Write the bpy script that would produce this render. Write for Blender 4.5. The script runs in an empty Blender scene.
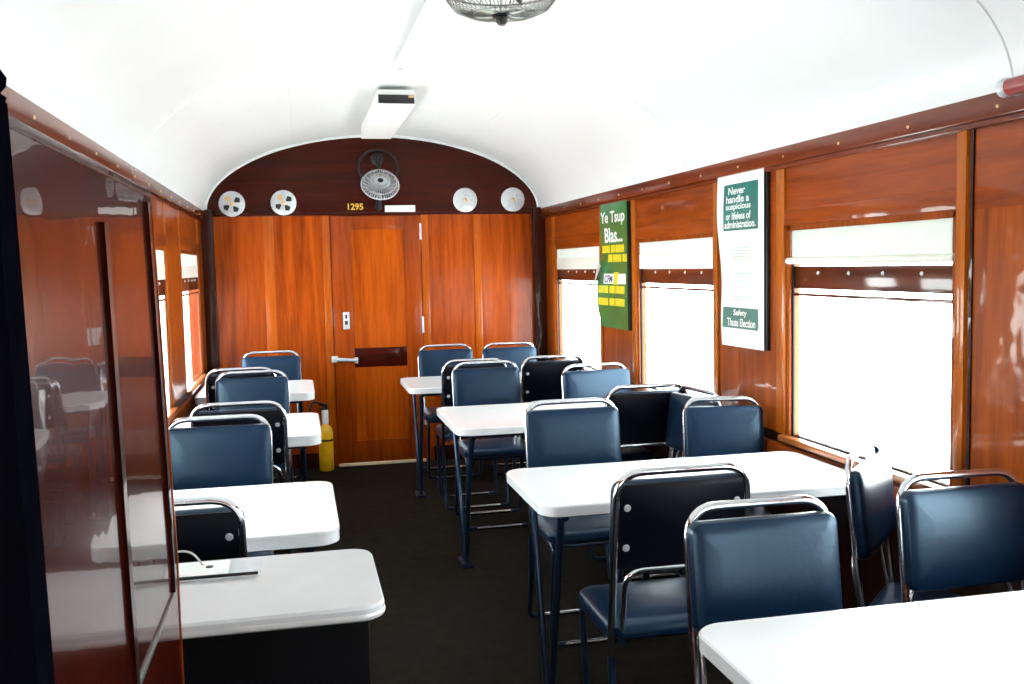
import bpy, bmesh, math, random
from mathutils import Vector, Matrix
random.seed(7)
C = bpy.context.scene.collection
PI = math.pi

# ------------------------------------------------------------------ materials
def new_mat(name):
    m = bpy.data.materials.new(name); m.use_nodes = True
    nt = m.node_tree
    return m, nt, nt.nodes['Principled BSDF']

def plain(name, col, rough=0.5, metal=0.0, coat=0.0, noise=0.0, nscale=20.0, bump=0.0, spec=0.5):
    m, nt, b = new_mat(name)
    b.inputs['Roughness'].default_value = rough
    b.inputs['Metallic'].default_value = metal
    b.inputs['Coat Weight'].default_value = coat
    b.inputs['Specular IOR Level'].default_value = spec
    tc = nt.nodes.new('ShaderNodeTexCoord')
    n = nt.nodes.new('ShaderNodeTexNoise'); n.inputs['Scale'].default_value = nscale
    n.inputs['Detail'].default_value = 5
    nt.links.new(tc.outputs['Object'], n.inputs['Vector'])
    r = nt.nodes.new('ShaderNodeValToRGB')
    c = Vector(col)
    r.color_ramp.elements[0].position = 0.3; r.color_ramp.elements[1].position = 0.7
    r.color_ramp.elements[0].color = (*(c * (1 - noise)), 1)
    r.color_ramp.elements[1].color = (*[min(1, v * (1 + noise)) for v in c], 1)
    nt.links.new(n.outputs['Fac'], r.inputs['Fac'])
    nt.links.new(r.outputs['Color'], b.inputs['Base Color'])
    if bump:
        bp = nt.nodes.new('ShaderNodeBump'); bp.inputs['Strength'].default_value = bump
        bp.inputs['Distance'].default_value = 0.004
        nt.links.new(n.outputs['Fac'], bp.inputs['Height'])
        nt.links.new(bp.outputs['Normal'], b.inputs['Normal'])
    return m

def wood(name, dark, light, axis='z', coat=0.6, rough=0.35, crough=0.08, ripple=0.02, fine=38.0):
    m, nt, b = new_mat(name)
    tc = nt.nodes.new('ShaderNodeTexCoord'); mp = nt.nodes.new('ShaderNodeMapping')
    nt.links.new(tc.outputs['Object'], mp.inputs['Vector'])
    sc = [1.0, 1.0, 1.0]; sc['xyz'.index(axis)] = 0.07
    mp.inputs['Scale'].default_value = sc
    n1 = nt.nodes.new('ShaderNodeTexNoise'); n1.inputs['Scale'].default_value = fine
    n1.inputs['Detail'].default_value = 8; n1.inputs['Roughness'].default_value = 0.65
    n1.inputs['Distortion'].default_value = 0.6
    n2 = nt.nodes.new('ShaderNodeTexNoise'); n2.inputs['Scale'].default_value = 7.0
    n2.inputs['Detail'].default_value = 3; n2.inputs['Distortion'].default_value = 1.5
    nt.links.new(mp.outputs['Vector'], n1.inputs['Vector']); nt.links.new(mp.outputs['Vector'], n2.inputs['Vector'])
    mx = nt.nodes.new('ShaderNodeMix'); mx.data_type = 'FLOAT'; mx.inputs[0].default_value = 0.5
    nt.links.new(n1.outputs['Fac'], mx.inputs[2]); nt.links.new(n2.outputs['Fac'], mx.inputs[3])
    r = nt.nodes.new('ShaderNodeValToRGB')
    r.color_ramp.elements[0].position = 0.32; r.color_ramp.elements[1].position = 0.66
    r.color_ramp.elements[0].color = (*dark, 1); r.color_ramp.elements[1].color = (*light, 1)
    nt.links.new(mx.outputs[0], r.inputs['Fac']); nt.links.new(r.outputs['Color'], b.inputs['Base Color'])
    b.inputs['Roughness'].default_value = rough
    b.inputs['Specular IOR Level'].default_value = 0.08
    b.inputs['Coat Weight'].default_value = coat; b.inputs['Coat Roughness'].default_value = crough
    n3 = nt.nodes.new('ShaderNodeTexNoise'); n3.inputs['Scale'].default_value = 5.0
    nt.links.new(tc.outputs['Object'], n3.inputs['Vector'])
    bp = nt.nodes.new('ShaderNodeBump'); bp.inputs['Strength'].default_value = 1.0
    bp.inputs['Distance'].default_value = ripple
    nt.links.new(n3.outputs['Fac'], bp.inputs['Height']); nt.links.new(bp.outputs['Normal'], b.inputs['Coat Normal'])
    return m

M = {}
M['wood_end'] = wood('end_wall_panel_veneer', (.15, .017, .0008), (.46, .076, .0028), 'z', .3, crough=.12, ripple=.004)
M['wood_strip'] = wood('end_wall_strip_wood', (.27, .045, .002), (.52, .11, .005), 'z', .4, ripple=.004)
M['wood_door'] = wood('door_veneer', (.19, .024, .001), (.50, .088, .003), 'z', .3, ripple=.004)
M['wood_stile'] = wood('door_stile_wood', (.13, .016, .001), (.36, .056, .0025), 'z', .3, ripple=.004)
M['wood_dark'] = wood('dark_mahogany_board', (.013, .0011, .0004), (.060, .0045, .0008), 'x', .22, ripple=.004)
M['wood_post'] = wood('dark_corner_post_wood', (.016, .0024, .001), (.04, .006, .002), 'z', .4)
M['wood_side'] = wood('side_wall_mahogany', (.14, .021, .0015), (.40, .082, .005), 'z', .5, crough=.06, ripple=.006)
M['wood_frieze'] = wood('frieze_mahogany', (.13, .018, .0015), (.36, .065, .004), 'y', .5, crough=.06, ripple=.006)
M['wood_light'] = wood('side_stile_wood', (.26, .055, .003), (.50, .13, .008), 'z', .45, crough=.08, ripple=.004)
M['wood_sill'] = wood('polished_sill_wood', (.20, .05, .01), (.42, .13, .03), 'y', 1.0, rough=.3, crough=.2, ripple=.002)
M['wood_cornice'] = wood('cornice_wood', (.08, .011, .0015), (.20, .03, .004), 'y', .7, crough=.1, ripple=.004)
M['wood_rail'] = wood('sash_rail_wood', (.05, .010, .003), (.12, .022, .006), 'y', .8, ripple=.002)
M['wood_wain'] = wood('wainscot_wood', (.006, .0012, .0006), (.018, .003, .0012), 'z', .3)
M['wood_screen'] = wood('polished_screen_veneer', (.020, .0016, .0006), (.050, .0038, .001), 'z', .55, rough=.2, crough=.02, ripple=.0012)
M['wood_bead'] = wood('dark_bead_wood', (.010, .0012, .0006), (.03, .003, .001), 'z', .6)
M['ceiling'] = plain('white_gloss_ceiling_paint', (.79, .815, .82), .35, noise=.015, nscale=3, bump=.1)
M['white'] = plain('white_enamel', (.85, .86, .85), .35, noise=.02)
M['laminate'] = plain('white_laminate', (.83, .85, .86), .22, noise=.01, coat=.3)
M['laminate_cream'] = plain('grey_white_laminate', (.66, .68, .70), .25, noise=.03, nscale=8, coat=.3)
M['edge'] = plain('aluminium_edging', (.72, .73, .74), .35, metal=.2, noise=.05)
M['vinyl'] = plain('navy_vinyl', (.0022, .011, .032), .30, noise=.12, nscale=60, bump=.12, coat=.0, spec=.5)
M['vinyl'].node_tree.nodes['Principled BSDF'].inputs['Specular Tint'].default_value = (.55, .80, 1.0, 1)
M['board'] = plain('dark_board_back', (.0018, .0025, .007), .45, noise=.2, nscale=30, spec=.15)
M['wire'] = plain('grey_fan_wire', (.20, .21, .19), .3, metal=.7, noise=.2)
M['matte_black'] = plain('matte_black_edge', (.002, .002, .004), 1.0, noise=.2, spec=.0)
M['chrome'] = plain('chromed_tube', (.72, .74, .78), .16, metal=1.0, noise=.06, nscale=12)
M['blue_steel'] = plain('dark_blue_painted_tube', (.018, .040, .085), .28, metal=.7, noise=.1, coat=.4)
M['floor'] = plain('dark_brown_floor_covering', (.010, .0078, .0045), .85, spec=.15, noise=.5, nscale=14, bump=.4)
M['black'] = plain('black_paint', (.006, .006, .008), .4, noise=.2)
M['dark_metal'] = plain('dark_fan_metal', (.02, .025, .03), .3, metal=.7, noise=.2)
M['nickel'] = plain('dull_nickel', (.60, .63, .66), .35, metal=.35, noise=.12, nscale=40)
M['brass'] = plain('worn_brass', (.75, .52, .25), .3, metal=.8, noise=.15, nscale=30)
M['door_gap_light'] = plain('painted_door_gap_light', (.85, .68, .46), .5, metal=.0, noise=.1, nscale=30)  # bright tan that paints the light showing under the far door
M['cream'] = plain('cream_blind_bar', (.80, .80, .72), .5, noise=.03)
M['yellow'] = plain('yellow_enamel', (.80, .42, .006), .35, noise=.1, coat=.2)
M['paper'] = plain('white_paper', (.85, .88, .86), .5, noise=.01, coat=.2)
M['green'] = plain('green_poster_ink', (.012, .17, .035), .35, noise=.25, nscale=6, coat=.5)
M['teal'] = plain('teal_poster_ink', (.01, .17, .14), .35, noise=.25, nscale=9, coat=.5)
M['lime'] = plain('yellow_poster_ink', (.72, .62, .02), .4, noise=.1)
M['ink_white'] = plain('white_poster_ink', (.88, .9, .88), .5)
M['ink_navy'] = plain('navy_poster_ink', (.01, .03, .14), .4)
M['ink_grey'] = plain('pale_green_print', (.50, .60, .52), .5)
M['gold'] = plain('gold_leaf_paint', (.70, .42, .05), .4, noise=.1)
M['red'] = plain('worn_red_paint', (.25, .02, .015), .35, noise=.5, nscale=30, coat=.4)
M['plastic'] = plain('pale_clear_plastic', (.66, .72, .76), .1, noise=.05, coat=.6)
M['counter_body'] = plain('near_black_counter_panel', (.002, .002, .003), .6, noise=.3, nscale=10, spec=.08)

def glass_mat():
    m = bpy.data.materials.new('window_glass'); m.use_nodes = True; nt = m.node_tree; nt.nodes.clear()
    o = nt.nodes.new('ShaderNodeOutputMaterial'); t = nt.nodes.new('ShaderNodeBsdfTransparent')
    t.inputs[0].default_value = (.96, .98, .97, 1)
    g = nt.nodes.new('ShaderNodeBsdfGlossy'); g.inputs['Roughness'].default_value = .02
    lw = nt.nodes.new('ShaderNodeLayerWeight'); lw.inputs[0].default_value = .5
    pw = nt.nodes.new('ShaderNodeMath'); pw.operation = 'POWER'; pw.inputs[1].default_value = 5
    f = nt.nodes.new('ShaderNodeMath'); f.operation = 'MULTIPLY_ADD'; f.inputs[1].default_value = .8; f.inputs[2].default_value = .03
    nt.links.new(lw.outputs['Facing'], pw.inputs[0]); nt.links.new(pw.outputs[0], f.inputs[0])
    x = nt.nodes.new('ShaderNodeMixShader')
    nt.links.new(f.outputs[0], x.inputs[0]); nt.links.new(t.outputs[0], x.inputs[1]); nt.links.new(g.outputs[0], x.inputs[2])
    nt.links.new(x.outputs[0], o.inputs[0]); return m
M['glass'] = glass_mat()
def blind_mat():
    m = bpy.data.materials.new('cream_blind_fabric'); m.use_nodes = True; nt = m.node_tree; nt.nodes.clear()
    o = nt.nodes.new('ShaderNodeOutputMaterial'); d = nt.nodes.new('ShaderNodeBsdfDiffuse'); t = nt.nodes.new('ShaderNodeBsdfTranslucent')
    tc = nt.nodes.new('ShaderNodeTexCoord'); n = nt.nodes.new('ShaderNodeTexNoise'); n.inputs['Scale'].default_value = 8
    r = nt.nodes.new('ShaderNodeValToRGB'); r.color_ramp.elements[0].color = (.62, .66, .62, 1); r.color_ramp.elements[1].color = (.74, .76, .70, 1)
    nt.links.new(tc.outputs['Object'], n.inputs['Vector']); nt.links.new(n.outputs['Fac'], r.inputs['Fac'])
    nt.links.new(r.outputs[0], d.inputs[0]); t.inputs[0].default_value = (.5, .52, .48, 1)
    x = nt.nodes.new('ShaderNodeMixShader'); x.inputs[0].default_value = .3
    nt.links.new(d.outputs[0], x.inputs[1]); nt.links.new(t.outputs[0], x.inputs[2]); nt.links.new(x.outputs[0], o.inputs[0]); return m
M['blind'] = blind_mat()

# ------------------------------------------------------------------ mesh helpers
def rrect(w, h, r, n=6):
    r = max(min(r, w / 2 - 1e-4, h / 2 - 1e-4), 1e-4); pts = []
    for cx, cy, a0 in ((w/2-r, h/2-r, 0), (-w/2+r, h/2-r, PI/2), (-w/2+r, -h/2+r, PI), (w/2-r, -h/2+r, 1.5*PI)):
        for i in range(n + 1):
            a = a0 + PI/2 * i / n; pts.append((cx + r*math.cos(a), cy + r*math.sin(a)))
    return pts

def fillet(pts, r, n=6):
    pts = [Vector(p) for p in pts]; out = [pts[0]]
    for i in range(1, len(pts) - 1):
        a, b, c = pts[i-1], pts[i], pts[i+1]
        u = (a - b); v = (c - b); rr = min(r, u.length*.49, v.length*.49)
        u.normalize(); v.normalize()
        ang = u.angle(v)
        if ang > 3.1: out.append(b); continue
        p0 = b + u*rr; p2 = b + v*rr
        for k in range(n + 1):
            t = k / n; out.append(p0*(1-t)**2 + b*2*t*(1-t) + p2*t*t)
    out.append(pts[-1]); return out

class MB:
    def __init__(s): s.bm = bmesh.new()
    def _add(s, bm, mat, mtx=None, smooth=True):
        if smooth is not None:
            for f in bm.faces: f.smooth = smooth
        if mtx is not None: bmesh.ops.transform(bm, matrix=mtx, verts=bm.verts)
        for f in bm.faces: f.material_index = mat
        me = bpy.data.meshes.new('t'); bm.to_mesh(me); bm.free(); s.bm.from_mesh(me); bpy.data.meshes.remove(me)
    def box(s, a, b, mat=0, bevel=0, mtx=None):
        bm = bmesh.new(); bmesh.ops.create_cube(bm, size=1)
        for v in bm.verts:
            for i in range(3): v.co[i] = (a[i]+b[i])/2 + v.co[i]*(b[i]-a[i])
        if bevel: bmesh.ops.bevel(bm, geom=bm.edges[:], offset=bevel, segments=2, affect='EDGES', profile=.6)
        s._add(bm, mat, mtx, False); return s
    def tube(s, pts, r, mat=0, seg=10, closed=False, mtx=None):
        pts = [Vector(p) for p in pts]; bm = bmesh.new(); rings = []; n = len(pts)
        prev = None
        for i, p in enumerate(pts):
            if closed: t = pts[(i+1) % n] - pts[i-1]
            else: t = pts[min(i+1, n-1)] - pts[max(i-1, 0)]
            t.normalize()
            if prev is None:
                u = t.orthogonal().normalized()
            else:
                u = (prev - t*prev.dot(t)).normalized()
            prev = u; w = t.cross(u)
            rings.append([bm.verts.new(p + (u*math.cos(2*PI*k/seg) + w*math.sin(2*PI*k/seg))*r) for k in range(seg)])
        for i in range(n if closed else n-1):
            A, B = rings[i], rings[(i+1) % n]
            for k in range(seg): bm.faces.new((A[k], A[(k+1) % seg], B[(k+1) % seg], B[k]))
        if not closed: bm.faces.new(rings[0][::-1]); bm.faces.new(rings[-1])
        bmesh.ops.recalc_face_normals(bm, faces=bm.faces[:])
        s._add(bm, mat, mtx); return s
    def rings(s, w, h, r, prof, mat=0, n=6, mtx=None):
        """rounded rectangle in XY stacked along Z; prof = [(inset, z)...]"""
        bm = bmesh.new(); R = []
        for ins, z in prof: R.append([bm.verts.new((x, y, z)) for x, y in rrect(w-2*ins, h-2*ins, r-ins*.6, n)])
        for A, B in zip(R, R[1:]):
            for k in range(len(A)): bm.faces.new((A[k], A[(k+1) % len(A)], B[(k+1) % len(A)], B[k]))
        for f in bm.faces: f.smooth = True
        bm.faces.new(R[0][::-1]).smooth = False; bm.faces.new(R[-1]).smooth = False
        s._add(bm, mat, mtx, None); return s
    def lathe(s, prof, mat=0, seg=32, mtx=None):
        bm = bmesh.new(); R = []
        for r, z in prof: R.append([bm.verts.new((max(r, 1e-4)*math.cos(2*PI*k/seg), max(r, 1e-4)*math.sin(2*PI*k/seg), z)) for k in range(seg)])
        for A, B in zip(R, R[1:]):
            for k in range(seg): bm.faces.new((A[k], A[(k+1) % seg], B[(k+1) % seg], B[k]))
        bm.faces.new(R[0][::-1]); bm.faces.new(R[-1])
        bmesh.ops.recalc_face_normals(bm, faces=bm.faces[:])
        s._add(bm, mat, mtx); return s
    def prism(s, poly, y0, y1, mat=0, mtx=None):
        """polygon in (x,z) extruded along y"""
        bm = bmesh.new(); A = [bm.verts.new((x, y0, z)) for x, z in poly]; B = [bm.verts.new((x, y1, z)) for x, z in poly]
        n = len(poly)
        for k in range(n): bm.faces.new((A[k], A[(k+1) % n], B[(k+1) % n], B[k]))
        bm.faces.new(A[::-1]); bm.faces.new(B)
        bmesh.ops.recalc_face_normals(bm, faces=bm.faces[:])
        s._add(bm, mat, mtx); return s
    def build(s, name, mats, parent=None, smooth=True):
        me = bpy.data.meshes.new(name); s.bm.to_mesh(me); s.bm.free()
        if not isinstance(mats, (list, tuple)): mats = [mats]
        for m in mats: me.materials.append(M[m])
        if smooth:
            me.set_sharp_from_angle(angle=math.radians(38))
        o = bpy.data.objects.new(name, me); C.objects.link(o)
        if parent: o.parent = parent
        return o

def tag(o, label=None, cat=None, group=None, kind=None):
    if label: o['label'] = label
    if cat: o['category'] = cat
    if group: o['group'] = group
    if kind: o['kind'] = kind
    return o
def empty(name, loc, rz=0):
    o = bpy.data.objects.new(name, None); C.objects.link(o); o.empty_display_size = .1
    o.location = loc; o.rotation_euler = (0, 0, rz); return o
def copy_tree(o, parent=None):
    c = o.copy(); C.objects.link(c)
    if parent: c.parent = parent
    for ch in list(o.children): copy_tree(ch, c)
    return c
def text_mesh(name, body, size, mat, mtx, parent, align='LEFT', depth=.0004, offset=0.0):
    cu = bpy.data.curves.new(name, 'FONT'); cu.body = body; cu.size = size; cu.align_x = align; cu.extrude = depth
    cu.offset = offset; cu.space_line = .82
    o = bpy.data.objects.new(name, cu); C.objects.link(o)
    bpy.context.view_layer.update()
    me = bpy.data.meshes.new_from_object(o.evaluated_get(bpy.context.evaluated_depsgraph_get()))
    bpy.data.objects.remove(o); me.name = name
    me.transform(mtx); me.materials.clear(); me.materials.append(M[mat])
    r = bpy.data.objects.new(name, me); C.objects.link(r); r.parent = parent; return r

# ------------------------------------------------------------------ setting
XL, XR = -.70, 2.01          # wall faces
CL, CR = -.677, 1.973        # cornice faces
D, Y0 = 7.853, -3.0
ZC = 2.04
CX, HW, RISE = .648, 1.325, .59
H = 1.574

fl = MB().box((XL-.12, Y0, -.06), (XR+.12, D, 0)).build('floor', 'floor'); tag(fl, 'dark brown carriage floor running down the aisle', 'floor', kind='structure')

def arch(n=72, w=HW, r=RISE):
    out = []
    for i in range(n + 1):
        a = PI * i / n; c, s_ = math.cos(a), math.sin(a)
        out.append((CX - w*math.copysign(abs(c)**1.03, c), ZC + r*s_**1.03))
    return out
A = arch(); B = arch(w=HW+.14, r=RISE+.08)
bm = bmesh.new()
def quad(*ps): bm.faces.new([bm.verts.new(p) for p in ps])
for i in range(len(A)-1):
    quad((A[i][0], Y0, A[i][1]), (A[i+1][0], Y0, A[i+1][1]), (A[i+1][0], D, A[i+1][1]), (A[i][0], D, A[i][1]))
    quad((B[i][0], Y0, B[i][1]), (B[i][0], D, B[i][1]), (B[i+1][0], D, B[i+1][1]), (B[i+1][0], Y0, B[i+1][1]))
    for y in (Y0, D): quad((A[i][0], y, A[i][1]), (B[i][0], y, B[i][1]), (B[i+1][0], y, B[i+1][1]), (A[i+1][0], y, A[i+1][1]))
bmesh.ops.remove_doubles(bm, verts=bm.verts, dist=1e-5); bmesh.ops.recalc_face_normals(bm, faces=bm.faces[:])
mb = MB(); mb._add(bm, 0)
# longitudinal and transverse sheet joints of the roof lining
def arch_at(x):
    u = max(-1, min(1, (x-CX)/HW)); return ZC + RISE*math.sqrt(max(0, 1-u*u))
for x in (0.0, 1.30):
    z = arch_at(x) - .004; mb.tube([(x, Y0, z), (x, D, z)], .004, 0, 6)
for y in (2.40, 4.75):
    mb.tube([(x, y, z-.001) for x, z in A], .0045, 0, 6)
ce = mb.build('ceiling', 'ceiling'); tag(ce, 'white painted barrel-vaulted carriage ceiling', 'ceiling', kind='structure')
tr = MB().tube([(CX+(x-CX)*.992, D-.012, ZC+(z-ZC)*.985) for x, z in A], .012, 0, 8).build('trim_3', 'ceiling')
tag(tr, 'thin white bead where the vaulted ceiling meets the far wall', 'trim', kind='structure')

# windows (y ranges)
WR = [(-2.66, -1.62), (-.88, .17), (.90, 1.98), (2.675, 3.755), (4.48, 5.60), (6.33, 7.50)]
WL = [(-2.66, -1.62), (-.88, .17), (2.70, 3.76), (4.52, 5.62), (6.36, 7.42)]
ZB, ZT = .835, 1.715
def side_wall(name, xf, sgn, wins, lab):
    """xf inner face, sgn +1 right"""
    mb = MB(); xo = xf + sgn*(.05 if sgn > 0 else .012)
    def bx(y0, y1, z0, z1, mat, dx=0.0, bev=0.0):
        a = xf - sgn*dx; lo, hi = min(a, xo), max(a, xo); mb.box((lo, y0, z0), (hi, y1, z1), mat, bev)
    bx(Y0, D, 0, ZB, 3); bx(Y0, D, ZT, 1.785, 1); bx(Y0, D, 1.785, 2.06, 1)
    ys = [Y0] + [v for w in wins for v in w] + [D]
    for i in range(0, len(ys), 2): bx(ys[i], ys[i+1], ZB, ZT, 0)
    for y0, y1 in wins:
        for s0, s1 in ((y0-.05, y0-.006), (y1+.006, y1+.075)): bx(s0, s1, ZB, 1.972, 2, .012 if sgn > 0 else .004, .003)
        bx(y0-.0055, y1+.0055, ZT+.004, ZT+.066, 1, .011, .003)
    for a, b in zip(ys[1::2], ys[2::2]):     # panels on the piers above
        pass
    bx(Y0, D, ZB-.10, ZB-.045, 1, .022, .006)
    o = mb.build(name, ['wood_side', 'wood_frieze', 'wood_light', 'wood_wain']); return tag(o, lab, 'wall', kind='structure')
wr = side_wall('wall_right', XR, 1, WR, 'varnished mahogany right-hand wall with window openings')
wl = side_wall('wall_left', XL, -1, WL, 'varnished mahogany left-hand wall with window openings')
# dark vertical joint right of the nearest window
o = MB().box((XR-.006, 2.600, 0.79), (XR+.002, 2.612, 1.97)).build('trim_4', 'wood_bead'); tag(o, 'thin dark vertical joint in the wall nearer than the large window', 'trim', kind='structure')
for nm, x0, x1, lab in (('trim_1', CR, XR+.02, 'brown wooden cornice rail along the right wall'), ('trim_2', XL-.02, CL, 'brown wooden cornice rail along the left wall')):
    mb = MB().box((x0, Y0, 1.972), (x1, D, 2.045), 0, .006)
    mb.box((x0+(.012 if x0 > 0 else 0), Y0, 1.955), (x1-(0 if x0 > 0 else .012), D, 1.972), 0, .004)
    xs = CR if x0 > 0 else CL; sg = -1 if x0 > 0 else 1
    y = 1.2
    while y < 7.7:
        mb.lathe([(.006, 0), (.005, .003), (.001, .004)], 1, 8, Matrix.Translation((xs, y, 2.0)) @ Matrix.Rotation(sg*PI/2, 4, 'Y')); y += .42
    tag(mb.build(nm, ['wood_cornice', 'brass']), lab, 'trim', kind='structure')

win_n = 0
def window(y0, y1, sgn, lab, near=False):
    global win_n
    win_n += 1
    xf = XR if sgn > 0 else XL
    def X(d): return xf + sgn*(d*.5 if sgn > 0 and d > 0 else d if d < 0 else d*.12)
    def bx(mb, d0, d1, ya, yb, za, zb, mat=0, bev=0.0):
        a, b = X(d0), X(d1); mb.box((min(a, b), ya, za), (max(a, b), yb, zb), mat, bev)
    mb = MB()
    bx(mb, .0, .09, y0, y0+.022, ZB, ZT); bx(mb, .0, .09, y1-.022, y1, ZB, ZT); bx(mb, .0, .09, y0, y1, ZT-.02, ZT)
    fr = mb.build('window_%d' % win_n, 'wood_side'); tag(fr, lab, 'window', kind='structure')
    mb = MB()
    for y in (y0+.022, y1-.036): bx(mb, .022, .036, y, y+.014, ZB, ZT-.02)
    mb.build('sash_track', 'black', fr)
    mb = MB(); bx(mb, -.035, .09, y0-.02, y1+.02, ZB-.028, ZB, 0, .008); mb.build('window_sill', 'wood_sill', fr)
    mb = MB(); bx(mb, .035, .07, y0+.022, y1-.022, 1.455, 1.548, 0, .005)
    bx(mb, .03, .075, y0+.022, y1-.022, 1.425, 1.437, 0, .002)
    k = y0+.2
    while k < y1-.1:
        mb.lathe([(.008, 0), (.006, .004), (.001, .005)], 1, 8, Matrix.Translation((X(.034), k, 1.52)) @ Matrix.Rotation(-sgn*PI/2, 4, 'Y')); k += .22
    mb.build('sash_rail', ['wood_rail', 'nickel'], fr)
    mb = MB(); bx(mb, .052, .056, y0+.02, y1-.02, ZB, ZT-.02); mb.build('window_pane', 'glass', fr, False)
    mb = MB(); bx(mb, .010, .0125, y0+.03, y1-.03, 1.56, ZT-.02); bl = mb.build('blind', 'blind', fr, False)
    zb = 1.570 if near else 1.60
    mb = MB()
    if near: mb.tube([(X(.004), y0+.012, zb), (X(.004), y1-.004, zb)], .014, 0, 12)
    else: bx(mb, .003, .009, y0+.03, y1-.03, 1.54, 1.622, 0, .002)
    mb.build('blind_bar', 'cream', bl)
for i, (a, b) in enumerate(WR):
    window(a, b, 1, ['window on the right wall, farthest behind the viewer', 'window on the right wall, just behind the viewer', 'window on the right wall beside the nearest right table, outside the view', 'nearest large window on the right wall, cream blind half inch down over brown sash rail', 'middle window on the right wall between the green and the white poster', 'farthest window on the right wall beside the far corner'][i], i < 4)
for i, (a, b) in enumerate(WL):
    window(a, b, -1, ['window on the left wall, farthest behind the viewer', 'window on the left wall, just behind the viewer', 'left wall window hidden behind the polished screen', 'left wall window just past the polished screen edge', 'farthest left wall window next to the far wall'][i])

# far wall
mb = MB()
mb.box((XL-.12, D, 0), (XR+.12, D+.1, 2.012), 0)
mb.box((XL-.12, D-.008, 2.012), (XR+.12, D+.1, 2.75), 1)
we = mb.build('wall_far', ['wood_end', 'wood_dark']); tag(we, 'far end wall of orange veneer panels below a dark arched board', 'wall', kind='structure')
tag(MB().box((XL-.12, Y0-.1, 0), (XR+.12, Y0, 2.75)).build('wall_near', 'wood_side'), 'wall behind the viewer', 'wall', kind='structure')
tn = 5
for x0, x1, d in ((-.245, -.165, .010), (.205, .265, .012), (.985, 1.045, .012), (1.415, 1.475, .010)):
    tag(MB().box((x0, D-d, .1), (x1, D, 2.0), 0, .003).build('trim_%d' % tn, 'wood_strip'), ['flat veneer strip left of the door, between the two left wall panels', 'upright veneer strip at the latch side of the door', 'upright veneer strip at the hinge side of the door', 'flat veneer strip between the two right wall panels'][tn-5], 'trim', kind='structure'); tn += 1
for x0, x1, l in ((XL, -.612, 'dark upright post in the far left corner'), (1.905, XR, 'dark upright post in the far right corner')):
    tag(MB().box((x0, D-.05, 0), (x1, D, 2.05), 0, .006).build('trim_%d' % tn, 'wood_post'), l, 'trim', kind='structure'); tn += 1
tag(MB().box((-.612, D-.016, 1.998), (1.905, D, 2.022), 0, .004).build('trim_%d' % tn, 'wood_dark'), 'thin dark moulding across the far wall under the arched board', 'trim', kind='structure')
for nm, x0, x1, l in (('baseboard_far', -.612, .205, 'dark skirting left of the far door'), ('baseboard_far_right', 1.045, 1.905, 'dark skirting right of the far door')):
    tag(MB().box((x0, D-.02, 0), (x1, D, .12), 0, .004).build(nm, 'wood_post'), l, 'baseboard', kind='structure')

# door
dr = MB()
yd = D-.022
dr.box((.272, yd, .02), (.425, D, 1.992), 0, .003); dr.box((.845, yd, .02), (.978, D, 1.992), 0, .003)
dr.box((.425, yd, 1.885), (.845, D, 1.992), 0, .003); dr.box((.425, yd, .02), (.845, D, .20), 0, .003)
door = dr.build('door_1', 'wood_stile'); tag(door, 'narrow panelled wooden door in the middle of the far wall', 'door', kind='structure')
MB().box((.425, D-.014, .945), (.845, D-.002, 1.885)).build('upper_panel', 'wood_door', door)
MB().box((.425, D-.014, .20), (.845, D-.002, .79)).build('lower_panel', 'wood_door', door)
mr = MB().box((.425, D-.018, .79), (.845, D-.002, .945), 0, .002).build('middle_rail', 'wood_dark', door); mr['label'] = 'dark red middle rail'
lp = MB().box((.345, D-.028, 1.10), (.395, D-.02, 1.235), 0, .003).build('lock_plate', 'nickel', door)
k = MB(); k.box((.358, D-.034, 1.135), (.382, D-.026, 1.165), 0, .003); k.box((.362, D-.033, 1.185), (.378, D-.027, 1.215), 0, .002); k.build('keyhole_cover', 'black', lp)
la = MB(); la.tube([(.285, D-.05, .862), (.445, D-.045, .850)], .014, 0, 10); la.box((.245, D-.04, .838), (.295, D-.012, .888), 0, .004); la.box((.425, D-.05, .825), (.452, D-.02, .872), 0, .004)
la.build('door_latch', 'nickel', door)
for z in (1.80, 1.05, .3):
    MB().box((.972, D-.03, z), (.988, D-.01, z+.13), 0, .002).build('hinge', 'nickel', door)
MB().box((.275, D-.045, .0), (.975, D-.0, .022), 0, .004).build('under_door_light_strip', 'door_gap_light', door)  # pale strip standing in for light leaking under the door

# ------------------------------------------------------------------ far wall fittings
RX = Matrix.Rotation(PI/2, 4, 'X')      # local +z -> -y
def vent(x, z, kind, lab, rot):
    t = empty('round_ventilator', (x, D-.009, z)); tag(t, lab, 'ventilator', 'round ventilators on the far wall')
    R = Matrix.Rotation(rot, 4, 'Z')
    MB().lathe([(.098, 0), (.098, .006), (.090, .012), (.02, .014), (.001, .014)], 0, 40, RX).build('disc', 'nickel', t)
    if kind == 'open':
        for a in (0, PI/2, PI, 1.5*PI):
            bm = bmesh.new(); pr = []
            for r, th in ((.025, -.25), (.062, -.42), (.074, 0), (.062, .42), (.025, .25)):
                pr.append((r*math.cos(a+th+.6), r*math.sin(a+th+.6)))
            mb = MB(); mb.prism([(p[0], p[1]) for p in pr], -.0165, -.012); mb.build('slot', 'black' if a != PI/2 else 'brass', t)
    else:
        for a in (0.4, 2.0, 4.1):
            mb = MB(); mb.box((.02, -.0165, -.006), (.07, -.0125, .006), 0, .001, Matrix.Rotation(a+rot, 4, 'Y')); mb.build('slot', 'edge', t)
    MB().lathe([(.016, .012), (.014, .026), (.006, .03), (.001, .03)], 0, 16, RX).build('knob', 'brass', t)
vent(-.468, 2.094, 'open', 'round metal ventilator nearest the far left corner, slots open', 0)
vent(-.08, 2.100, 'open', 'round metal ventilator with open dark slots, second from the far left corner', .3)
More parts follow.
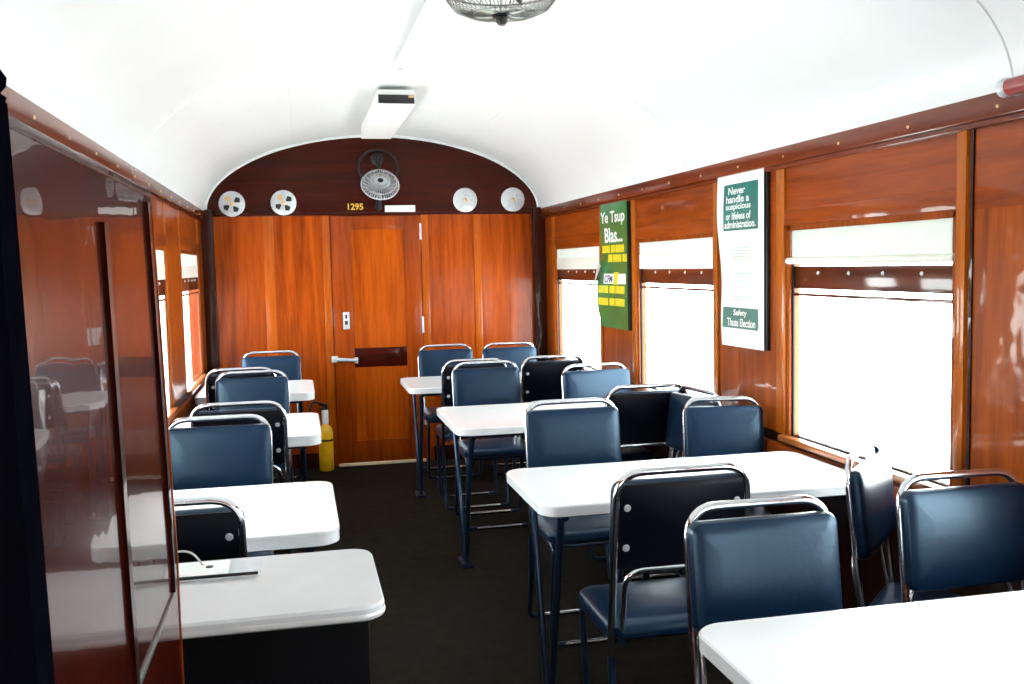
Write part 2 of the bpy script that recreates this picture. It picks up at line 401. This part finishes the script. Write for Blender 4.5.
vent(1.352, 2.112, 'closed', 'round metal ventilator with closed face, between white name plate and right corner', 0)
vent(1.747, 2.114, 'closed', 'round metal ventilator with closed face, nearest the far right corner', 1.0)

nm = empty('coach_number', (.40, D-.010, 2.043)); tag(nm, 'small gold painted number 1295 above the far door', 'number')
text_mesh('digits', '1295', .068, 'gold', Matrix.Rotation(PI/2, 4, 'X'), nm, offset=.0016)
tag(MB().box((.703, D-.018, 2.022), (.945, D-.008, 2.074), 0, .004).build('name_plate', 'white'), 'blank white plate above the far door, right of the fan', 'plate')

def fan_parts(t, R, depth, mtx, ncage, wire, tone, blade_col='dark_metal'):
    """cage opening along local +z (front)"""
    mb = MB()
    def ringat(r, z, w): mb.tube([mtx @ Vector((r*math.cos(2*PI*k/48), r*math.sin(2*PI*k/48), z)) for k in range(48)], w, 0, 6, True)
    ringat(R, 0, wire*2.0)
    prof = [(R, 0), (R*.97, depth*.35), (R*.86, depth*.7), (R*.62, depth*.95), (R*.35, depth), (R*.16, depth)]
    for k in range(ncage):
        a = 2*PI*k/ncage
        mb.tube([mtx @ Vector((r*math.cos(a), r*math.sin(a), z)) for r, z in prof], wire, 0, 5)
    back = [(R, 0), (R*.9, -depth*.5), (R*.5, -depth*.8), (R*.2, -depth*.8)]
    for k in range(ncage//2):
        a = 4*PI*k/ncage
        mb.tube([mtx @ Vector((r*math.cos(a), r*math.sin(a), z)) for r, z in back], wire, 0, 5)
    ringat(R*.86, depth*.7, wire); ringat(R*.5, depth*.98, wire); ringat(R*.16, depth, wire*1.5)
    mb.build('cage', tone, t)
    MB().lathe([(R*.17, depth*.96), (R*.17, depth*1.05), (R*.05, depth*1.1), (.001, depth*1.1)], 0, 20, mtx).build('cage_badge', 'dark_metal', t)
    mb = MB()
    for k in range(4):
        a = 2*PI*k/4 + .5; pts = []
        bmx = bmesh.new(); N = 8; rows = []
        for i in range(N+1):
            r = R*(.12 + .72*i/N); hw = .55*math.sin(PI*(.18+.72*i/N))
            row = []
            for j in range(5):
                th = a + hw*(j/2-1)*.8; zz = -.012 + .022*(j/2-1)
                row.append(bmx.verts.new(mtx @ Vector((r*math.cos(th), r*math.sin(th), zz))))
            rows.append(row)
        for i in range(N):
            for j in range(4): bmx.faces.new((rows[i][j], rows[i][j+1], rows[i+1][j+1], rows[i+1][j]))
        bmesh.ops.solidify(bmx, geom=bmx.faces[:], thickness=.003)
        one = MB(); one._add(bmx, 0); one.build('blade', blade_col, t)
    MB().lathe([(R*.14, -.02), (R*.16, .0), (R*.13, .02), (R*.03, .03), (.001, .03)], 0, 20, mtx).build('hub', 'dark_metal', t)
    MB().lathe([(.03, -depth-.10), (R*.3, -depth-.08), (R*.34, -depth*.6), (R*.28, -depth*.3), (R*.1, -.015)], 0, 24, mtx).build('motor', 'black', t)

t = empty('wall_fan', (.655, D-.008, 2.24)); tag(t, 'caged electric fan on the dark arched board above the far door', 'fan')
mt = Matrix.Translation((0, -.17, -.015)) @ Matrix.Rotation(PI/2+.55, 4, 'X') @ Matrix.Identity(4)
mt = Matrix.Translation((0, -.20, -.02)) @ Matrix.Rotation(PI/2-.62, 4, 'X')
fan_parts(t, .145, .05, mt, 48, .0022, 'nickel')
mb = MB(); mb.tube([(.155*math.cos(2*PI*k/40), -.05, .13+.135*math.sin(2*PI*k/40)) for k in range(40)], .008, 0, 8, True)
mb.build('yoke', 'dark_metal', t)
mb = MB(); mb.lathe([(.05, 0), (.05, .02), (.02, .03), (.02, .09)], 0, 20, Matrix.Translation((0, 0, .20)) @ RX)
mb.tube([(0, -.05, .21), (0, -.10, .19), (0, -.14, .07)], .014); mb.build('bracket', 'black', t)
mb = MB(); mb.tube([(0, -.015, -.19), (0, -.015, -.12)], .022, 0, 12); mb.lathe([(.03, 0), (.028, .02), (.001, .024)], 0, 16, Matrix.Translation((0, 0, -.175)) @ RX)
mb.build('regulator_knob', 'black', t)

t = empty('ceiling_fan', (.742, 3.45, 2.59)); tag(t, 'caged electric fan hanging under the ceiling above the aisle', 'fan')
mt = Matrix.Translation((0, 0, -.045)) @ Matrix.Rotation(PI, 4, 'X')
fan_parts(t, .20, .085, mt, 64, .0017, 'wire')
MB().lathe([(.012, -.165), (.02, -.155), (.022, -.14), (.012, -.13)], 0, 16).build('finial', 'black', t)
MB().lathe([(.07, .0), (.075, -.015), (.04, -.03), (.04, -.05)], 0, 24).build('ceiling_rose', 'white', t)

# ceiling duct and lamp box
mb = MB().box((.53, -.9, 2.588), (.84, 5.05, 2.622), 0, .006)
t = mb.build('ceiling_duct', 'ceiling'); tag(t, 'long flat white duct cover running down the middle of the ceiling', 'duct')
t = empty('ceiling_light_box', (.62, 6.4, 2.52)); tag(t, 'long white box fitting under the ceiling in front of the far wall', 'light fitting')
MB().box((-.130, -.66, -.005), (.09, .82, .085), 0, .008).build('housing', 'white', t)
MB().box((-.124, -.668, .006), (.084, -.658, .055), 0, .001).build('end_opening', 'black', t)
MB().box((.05, -.675, .038), (.08, -.665, .052), 0, .002).build('wire_clip', 'brass', t)
tag(MB().lathe([(.022, .0), (.022, -.006), (.012, -.016), (.001, -.018)], 0, 20, Matrix.Translation((.575, 5.22, 2.632))).build('ceiling_bolt', 'nickel'), 'small round metal bolt head on the ceiling beyond the end of the duct', 'bolt')

# grab rail upper right
t = empty('grab_rail', (1.95, 1.9, 2.035)); tag(t, 'worn red rail with a metal end, fixed to the right cornice at the top right', 'rail')
MB().tube([(-.02, -.6, .0), (-.02, .46, .0)], .023, 0, 16).build('rail', 'red', t)
mb = MB(); mb.lathe([(.020, 0), (.026, .008), (.026, .024), (.014, .036), (.001, .038)], 0, 20, Matrix.Translation((-.02, .46, 0)) @ Matrix.Rotation(-PI/2, 4, 'X')); mb.box((-.01, .465, -.02), (.03, .485, .02), 0, .003)
mb.build('end_cap', 'nickel', t)

# ------------------------------------------------------------------ posters (wavy paper, real thickness)
def sheet(y0, y1, z0, z1, x, wave, mat, parent, name, th=.0012, ny=8, nz=40, taper=0):
    bm = bmesh.new(); G = []
    for j in range(nz+1):
        G.append([bm.verts.new((x + wave((i/ny), (j/nz)), y0+(y1-y0)*i/ny*(1-taper*(1-j/nz)**1.5), z0+(z1-z0)*j/nz)) for i in range(ny+1)])
    for j in range(nz):
        for i in range(ny): bm.faces.new((G[j][i], G[j][i+1], G[j+1][i+1], G[j+1][i]))
    bmesh.ops.recalc_face_normals(bm, faces=bm.faces[:])
    bmesh.ops.solidify(bm, geom=bm.faces[:], thickness=th)
    mb = MB(); mb._add(bm, 0); return mb.build(name, mat, parent)
def on_wall(y, z, x):   # text plane facing -x, reading toward -y
    return Matrix.Translation((x, y, z)) @ Matrix(((0, 0, -1, 0), (-1, 0, 0, 0), (0, 1, 0, 0), (0, 0, 0, 1)))
P = XR - .019
def overlay(parent, name, mat, y0, y1, z0, z1, W, yr, zr, off, th=.0008):
    def wv(u, v):
        yy = y0+(y1-y0)*u; zz = z0+(z1-z0)*v
        return W((yy-yr[0])/(yr[1]-yr[0]), (zz-zr[0])/(zr[1]-zr[0])) - off
    return sheet(y0, y1, z0, z1, 0, wv, mat, parent, name, th, 6, 8)
def print_text(parent, name, body, mat, y0, y1, z0, z1, W, yr, zr, off, bold=.022):
    """text fitted into a box; y0 is its left (far) side, y1 its right side"""
    o = text_mesh(name, body, 1.0, mat, Matrix.Identity(4), parent, depth=.0, offset=bold)
    vs = o.data.vertices
    xs = [v.co.x for v in vs]; ys = [v.co.y for v in vs]
    ax, bx_, ay, by = min(xs), max(xs), min(ys), max(ys)
    for v in vs:
        u = (v.co.x-ax)/(bx_-ax); t_ = (v.co.y-ay)/(by-ay)
        yy = y0+(y1-y0)*u; zz = z0+(z1-z0)*t_
        v.co = (W((yy-yr[0])/(yr[1]-yr[0]), (zz-zr[0])/(zr[1]-zr[0])) - off, yy, zz)
    return o
t = empty('green_poster', (0, 0, 0)); t.location = (P, 5.98, 1.16); tag(t, 'narrow curling green poster with white heading, between the two far right windows', 'poster')
def w1(u, v): return -.006 - .006*math.sin(v*9)*u - .045*max(0, u-.35)*math.sin(PI*min(1, max(0, (.62-v)/.62)))
yr, zr = (-.27, .26), (0, .80)
sheet(-.27, .26, 0, .80, 0, w1, 'green', t, 'sheet')
MB().box((.002, -.282, 0), (.019, .255, .79), 0, .002).build('backing_board', 'black', t)
print_text(t, 'heading', 'Ye Tsup', 'ink_white', .235, -.235, .655, .75, w1, yr, zr, .003)
print_text(t, 'heading', 'Blas...', 'ink_white', .16, -.19, .55, .645, w1, yr, zr, .003)
for z, a, n in ((.485, .235, 5), (.425, .10, 4), (.225, .235, 5), (.145, .235, 5)):
    for k in range(n):
        ww = .072 + .012*((k*7+n) % 3)
        overlay(t, 'printed_word', 'lime', a-.094*k-ww, a-.094*k, z, z+.048, w1, yr, zr, .002)
overlay(t, 'printed_box', 'ink_white', -.24, .15, .285, .35, w1, yr, zr, .002)
print_text(t, 'printed_letters', 'CFM', 'ink_navy', .13, .0, .293, .34, w1, yr, zr, .004)
overlay(t, 'printed_patch', 'lime', -.10, -.02, .28, .36, w1, yr, zr, .003)
bm = bmesh.new(); vs = [bm.verts.new(p) for p in ((-.02, .275, .44), (-.045, .15, .40), (-.085, .20, .25), (-.06, .28, .16))]; bm.faces.new(vs); bmesh.ops.solidify(bm, geom=bm.faces[:], thickness=.0015)
mb = MB(); mb._add(bm, 0, None, False); fo = mb.build('folded_corner', 'paper', t); fo['label'] = 'white torn edge folded forward'

t = empty('white_poster', (0, 0, 0)); t.location = (P, 4.15, 1.18); tag(t, 'tall white poster with teal heading panel, on the pier beside the nearest large window', 'poster')
def w2(u, v): return -.006 - .010*math.sin(v*5+1)**2 * u - .03*max(0, .35-v)*u
yr, zr = (-.235, .235), (0, .80)
sheet(-.235, .235, 0, .80, 0, w2, 'paper', t, 'sheet', taper=.17)
overlay(t, 'teal_panel', 'teal', -.185, .155, .535, .748, w2, yr, zr, .002)
for i, (s_, a, b) in enumerate((('Never', .105, -.065), ('handle a', .125, -.105), ('suspicious', .125, -.12), ('or lifeless of', .125, -.12), ('administration.', .14, -.165))):
    print_text(t, 'heading', s_, 'ink_white', a, b, .700-.0385*i, .734-.0385*i, w2, yr, zr, .0035)
for z0, n, y0, y1 in ((.40, 5, -.10, .08), (.335, 1, -.11, .05), (.30, 1, -.05, .05), (.215, 2, -.10, .07)):
    for k in range(n): overlay(t, 'printed_line', 'ink_grey', y0+.01*(k % 3), y1-.012*(k % 2), z0+.013*k, z0+.013*k+.005, w2, yr, zr, .002)
overlay(t, 'teal_panel', 'teal', -.185, .15, .085, .18, w2, yr, zr, .005)
print_text(t, 'footer', 'Safety', 'ink_white', .04, -.09, .137, .172, w2, yr, zr, .0065)
print_text(t, 'footer', 'Thusa Election', 'ink_white', .10, -.17, .094, .131, w2, yr, zr, .0065)
MB().box((.002, -.248, .0), (.019, .20, .80), 0, .002).build('backing_board', 'black', t)

# ------------------------------------------------------------------ chairs
def make_chair():
    t = empty('dining_chair', (0, 0, 0))
    hw = .207; r = .0115
    # back frame: inverted U
    pts = [(-hw, -.055, .40), (-hw, -.05, .47), (-hw+.003, .015, .97), (hw-.003, .015, .97), (hw, -.05, .47), (hw, -.055, .40)]
    MB().tube(fillet(pts, .085, 8), r, 0, 12).build('back_frame', 'chrome', t)
    for s in (-1, 1):
        mb = MB(); mb.tube(fillet([(s*hw, -.055, .405), (s*hw, -.035, .20), (s*hw, .02, .0115), (s*(hw-.06), .02, .0115)], .04), r, 0, 10); mb.build('leg', 'blue_steel', t)
        mb = MB(); mb.tube(fillet([(s*(hw-.012), -.06, .445), (s*(hw-.012), -.40, .445), (s*(hw-.012), -.335, .0115), (s*(hw-.07), -.335, .0115)], .05), r, 0, 10); mb.build('leg', 'blue_steel', t)
    mb = MB(); mb.tube([(-hw+.055, .02, .0115), (hw-.055, .02, .0115)], .0105, 0, 10); mb.build('floor_bar', 'chrome', t)
    mb = MB(); mb.tube([(-hw+.065, -.335, .0115), (hw-.065, -.335, .0115)], .0105, 0, 10); mb.build('floor_bar', 'chrome', t)
    # lower loop behind the pad
    mb = MB(); mb.tube(fillet([(-hw+.03, -.045, .46), (-hw+.03, .0, .675), (hw-.03, .0, .675), (hw-.03, -.045, .46)], .06, 8), .009, 0, 10); mb.build('lower_loop', 'chrome', t)
    # seat
    S = Matrix.Translation((0, -.225, .452))
    MB().rings(.43, .40, .06, [(.012, 0), (.002, .008), (0, .02), (.003, .036), (.014, .046), (.05, .053), (.12, .055)], 0, 6, S).build('seat', 'vinyl', t)
    mb = MB(); mb.tube(fillet([(-.17, -.05, .44), (-.17, -.38, .44), (.17, -.38, .44), (.17, -.05, .44)], .05), .010, 0, 8); mb.build('seat_frame', 'blue_steel', t)
    # backrest pad, tilted with the frame, front toward -y
    lean = math.atan2(.065, .50)
    T = Matrix.Translation((0, -.012, .805)) @ Matrix.Rotation(-lean, 4, 'X') @ Matrix.Rotation(PI/2, 4, 'X')
    bp = MB().rings(.425, .272, .03, [(.006, -.002), (.0, .006), (0, .022), (.005, .034), (.014, .039), (.035, .042), (.08, .044)], 0, 6, T).build('backrest', 'vinyl', t)
    bb = MB().rings(.415, .262, .028, [(.003, -.012), (.0, -.010), (0, -.002)], 0, 6, T).build('back_board', 'board', t)
    for sx in (-1, 1):
        for sz in (-1, 1):
            MB().lathe([(.011, -.013), (.009, -.018), (.001, -.019)], 0, 12, T @ Matrix.Translation((sx*.172, sz*.062, 0))).build('screw', 'nickel', bb)
    return t
G = 'dining chairs in the carriage'
CH = [
 (1.10, 7.45, 0, 'navy dining chair facing the viewer behind the farthest right table, aisle side'),
 (1.60, 7.42, 0, 'navy dining chair facing the viewer behind the farthest right table, beside the window'),
 (1.10, 6.19, PI, 'navy dining chair with its back to the viewer at the farthest right table, aisle side'),
 (1.135, 5.98, 0, 'navy dining chair facing the viewer behind the second farthest right table, aisle side'),
 (1.63, 6.21, PI, 'dark-backed dining chair seen from behind at the farthest right table, window side'),
 (1.73, 5.58, .06, 'pale-sheened navy chair facing the viewer behind the second farthest right table, window side'),
 (1.67, 4.53, PI, 'dark-backed dining chair seen from behind at the second farthest right table, window side'),
 (1.82, 4.27, -PI/2+.1, 'dining chair turned sideways by the right wall, wedged between two other chairs'),
 (1.81, 3.96, -.2, 'navy dining chair swivelled toward the aisle behind the long middle table, below the white poster'),
 (1.165, 4.12, 0, 'navy dining chair facing the viewer behind the long middle table, at its aisle end'),
 (1.085, 2.66, PI, 'dark-backed dining chair with blue seat, seen from behind in front of the long middle table'),
 (1.105, 2.20, 0, 'large navy dining chair facing the viewer behind the nearest right table, left of the pair'),
 (1.735, 2.73, .78, 'dining chair turned half sideways toward the window, between the two nearest right tables'),
 (1.775, 2.33, 0, 'large navy dining chair facing the viewer at the right edge, behind the nearest right table'),
 (-.342, 4.16, 0, 'navy dining chair facing the viewer behind the second nearest left table'),
 (-.285, 4.60, PI, 'dark-backed dining chair with visible screws, seen from behind at the third left table'),
 (-.285, 6.00, 0, 'navy dining chair facing the viewer behind the third left table'),
 (-.36, 6.24, PI, 'dining chair seen from behind at the farthest left table, its rail showing past another chair'),
 (-.21, 7.45, 0, 'navy dining chair facing the viewer against the far wall, behind the farthest left table'),
 (-.375, 2.68, PI, 'black-backed dining chair seen from behind between the near counter and the left table'),
]
proto = make_chair()
for i, (x, y, rz, lab) in enumerate(CH):
    o = proto if i == 0 else copy_tree(proto)
    o.location = (x, y, 0); o.rotation_euler = (0, 0, rz); tag(o, lab, 'chair', G)
    o.scale = ({8: .82, 11: .93, 13: .92}.get(i, 1), .85 if i == 12 else 1, 1)

# ------------------------------------------------------------------ tables
TZ = .79
def table(x0, x1, y0, y1, wall_right, lab, th=.04, rad=.07):
    w, d = x1-x0, y1-y0; cx, cy = (x0+x1)/2, (y0+y1)/2
    t = empty('dining_table', (cx, cy, 0)); tag(t, lab, 'table', 'white dining tables along the ' + ('right' if wall_right else 'left') + ' wall')
    MB().rings(w, d, rad, [(.004, TZ-th*.35), (.0, TZ-th*.3), (0, TZ-.004), (.004, TZ)], 0, 8).build('tabletop', 'laminate', t)
    MB().rings(w, d, rad, [(.008, TZ-th), (.001, TZ-th+.004), (.001, TZ-th*.32), (.006, TZ-th*.3)], 0, 8).build('edge_band', 'laminate', t)
    s = -1 if wall_right else 1              # aisle side
    ex = s*(w/2-.09)
    zt = TZ-th-.014
    mb = MB(); mb.tube([(ex, -d/2+.05, zt), (ex, d/2-.05, zt)], .014)
    mb.tube([(ex, -d/2+.10, zt), (-s*(w/2-.03), -d/2+.10, zt)], .012); mb.tube([(ex, d/2-.10, zt), (-s*(w/2-.03), d/2-.10, zt)], .012)
    mb.build('apron_bar', 'blue_steel', t)
    for q in (-1, 1):
        MB().tube(fillet([(ex, q*(d/2-.10), zt), (ex, q*.10, .30), (ex, q*.035, .02)], .2), .0135, 0, 10).build('leg', 'blue_steel', t)
    MB().box((ex-.03, -.08, 0), (ex+.03, .08, .02), 0, .005).build('foot', 'blue_steel', t)
    MB().box((-s*(w/2)-.0 if wall_right is False else w/2-.035, -d/2+.08, TZ-th-.06), (-s*(w/2)+.035 if wall_right is False else w/2, d/2-.08, TZ-th), 0, .004).build('wall_bracket', 'wood_post', t)
    return t
table(.80, 1.972, 1.17, 1.93, True, 'white dining table nearest the viewer at the bottom right, cut by the frame')
table(.75, 1.972, 3.02, 3.64, True, 'long white dining table in the middle of the right side, level with the large window')
table(.73, 1.972, 4.62, 5.40, True, 'white dining table on the right, second from the far wall')
table(.690, 1.972, 6.29, 6.97, True, 'white dining table on the right, nearest the far wall')
table(XL+.038, .10, 2.94, 3.66, False, 'white dining table on the left just beyond the near counter', .05)
table(XL+.038, .088, 4.70, 5.46, False, 'white dining table on the left, second from the far wall', .055)
table(XL+.038, .085, 6.36, 7.12, False, 'white dining table on the left, nearest the far wall', .055)

# near left counter
t = empty('counter', (-.27, 2.26, 0)); tag(t, 'grey-white topped counter with a near-black body at the bottom left', 'counter')
CW, CD, CZ = .86, .45, .86
MB().rings(CW, CD, .055, [(.004, CZ-.02), (0, CZ-.016), (0, CZ-.006), (.005, CZ)], 0, 8).build('countertop', 'laminate_cream', t)
MB().rings(CW+.004, CD+.004, .056, [(.010, CZ-.034), (.002, CZ-.029), (.0, CZ-.022), (.003, CZ-.014), (.01, CZ-.012)], 0, 8).build('edge_band', 'edge', t)
MB().box((-CW/2+.01, -CD/2+.03, .06), (CW/2-.035, CD/2-.04, CZ-.033), 0, .01).build('body', 'counter_body', t)
MB().box((-CW/2+.03, -CD/2+.06, 0), (CW/2-.07, CD/2-.06, .06), 0, .004).build('plinth', 'black', t)

# clipboard on the counter
t = empty('clipboard', (-.275, 2.385, CZ), 0); tag(t, 'pale clipboard with sheets and a curled wire clip, lying on the near left counter', 'clipboard')
MB().rings(.33, .125, .008, [(0, 0), (0, .005)], 0, 4).build('board', 'plastic', t)
MB().box((-.16, -.055, .0055), (.09, .055, .010), 0, .001).build('paper_sheet', 'paper', t)
MB().box((-.165, -.066, .004), (.160, -.061, .011), 0, .001).build('spine', 'dark_metal', t)
mb = MB(); mb.tube(fillet([(-.10, .03, .012), (-.08, .045, .04), (.0, .04, .045), (.03, .01, .014)], .03), .0025); mb.build('wire_clip', 'nickel', t)
MB().lathe([(.009, .005), (.009, .012), (.001, .014)], 0, 12, Matrix.Translation((.045, .005, 0))).build('rivet', 'black', t)

# ------------------------------------------------------------------ polished screen at the left
t = empty('polished_screen', (-.257, 1.0, 0)); tag(t, 'tall mirror-polished mahogany screen filling the left edge of the view', 'screen')
def sb(n, y0, y1, z0, z1, x0, x1, m, bev=.002):
    mb = MB()
    if z0 < .98 and z1 > 1.02:
        mb.box((x0, y0-1.0, z0), (x1, y1-1.0, 1.0), 0, 0); mb.box((x0, y0-1.0, 1.0), (x1, y1-1.0, z1), 0, 0)
    else: mb.box((x0, y0-1.0, z0), (x1, y1-1.0, z1), 0, bev)
    for v in mb.bm.verts: v.co.y -= max(0, v.co.z-1.0)*(.08+.09*max(0, v.co.y)**2)
    return mb.build(n, m, t)
sb('panel', 1.0, 2.03, .0, 1.715, -.034, .0, 'wood_screen', .001)
sb('top_rail', 1.0, 2.03, 1.712, 1.724, -.038, .002, 'wood_bead')
sb('upright_bead', 1.475, 1.503, .02, 1.645, -.002, .006, 'wood_bead')
sb('upright_bead', 1.935, 1.965, .96, 1.70, -.002, .006, 'wood_bead')
sb('edge_strip', 2.022, 2.031, .02, 1.70, -.03, .002, 'wood_frieze')
h = sb('horizontal_moulding', 1.40, 1.95, .950, .960, -.002, .004, 'wire')
sb('post', .985, 1.043, 0, 1.732, -.05, .004, 'matte_black', .01)
mb = MB(); mb.lathe([(.010, 1.728), (.013, 1.735), (.008, 1.739), (.013, 1.745), (.014, 1.753), (.008, 1.762), (.001, 1.764)], 0, 20, Matrix.Translation((-.006, -.030, 0))); mb.build('finial', 'matte_black', t)

# ------------------------------------------------------------------ fire extinguisher
t = empty('fire_extinguisher', (.175, 7.72, 0)); tag(t, 'yellow fire extinguisher standing on the floor left of the far door', 'fire extinguisher')
MB().lathe([(.050, .0), (.056, .01), (.057, .10), (.057, .30), (.050, .335), (.03, .355), (.022, .37)], 0, 28).build('cylinder', 'yellow', t)
MB().lathe([(.0575, .235), (.0585, .24), (.0585, .245), (.0575, .25)], 0, 28).build('band', 'black', t)
MB().lathe([(.026, .37), (.026, .47), (.02, .48)], 0, 16).build('neck_label', 'white', t)
mb = MB(); mb.box((-.02, -.02, .48), (.02, .02, .53), 0, .003); mb.tube([(0, -.02, .52), (-.05, -.08, .55)], .010); mb.tube([(0, -.02, .49), (-.04, -.07, .50)], .008); mb.build('valve_handle', 'black', t)
MB().tube(fillet([(-.01, 0, .51), (-.09, -.01, .56), (-.13, -.02, .42), (-.10, -.02, .20)], .07), .010, 0, 10).build('hose', 'black', t)

# ------------------------------------------------------------------ light
w = bpy.data.worlds.new('overcast_sky'); bpy.context.scene.world = w; w.use_nodes = True
nt = w.node_tree; bg = nt.nodes['Background']
tc = nt.nodes.new('ShaderNodeTexCoord'); sp = nt.nodes.new('ShaderNodeSeparateXYZ'); rp = nt.nodes.new('ShaderNodeValToRGB')
nt.links.new(tc.outputs['Generated'], sp.inputs[0])
mr_ = nt.nodes.new('ShaderNodeMapRange'); mr_.inputs[1].default_value = -1; mr_.inputs[2].default_value = 1
nt.links.new(sp.outputs['Z'], mr_.inputs[0]); nt.links.new(mr_.outputs[0], rp.inputs[0])
rp.color_ramp.elements[0].color = (1.0, 1.0, .98, 1); rp.color_ramp.elements[1].color = (.86, .95, 1.0, 1)
nt.links.new(rp.outputs[0], bg.inputs[0]); bg.inputs[1].default_value = 9.0

# ------------------------------------------------------------------ camera
cam = bpy.data.cameras.new('camera'); co = bpy.data.objects.new('camera', cam); C.objects.link(co)
f, yaw, pitch, roll = 974.141, .2154, .078, .021
cam.sensor_fit = 'HORIZONTAL'; cam.sensor_width = 36; cam.lens = f*36/1024; cam.clip_start = .02
cy, sy, cp, sn = math.cos(yaw), math.sin(yaw), math.cos(pitch), math.sin(pitch)
F = Vector((sy*cp, cy*cp, -sn)); R0 = Vector((cy, -sy, 0)); U0 = R0.cross(F)
cr, sr = math.cos(roll), math.sin(roll)
R = R0*cr - U0*sr; U = U0*cr + R0*sr
m = Matrix((R, U, -F)).transposed().to_4x4(); m.translation = Vector((0, 0, H)); co.matrix_world = m
s = bpy.context.scene; s.camera = co
s.view_settings.view_transform = 'Standard'; s.view_settings.look = 'None'; s.view_settings.gamma = 1
s.view_settings.use_curve_mapping = False; s.view_settings.exposure = 1.0
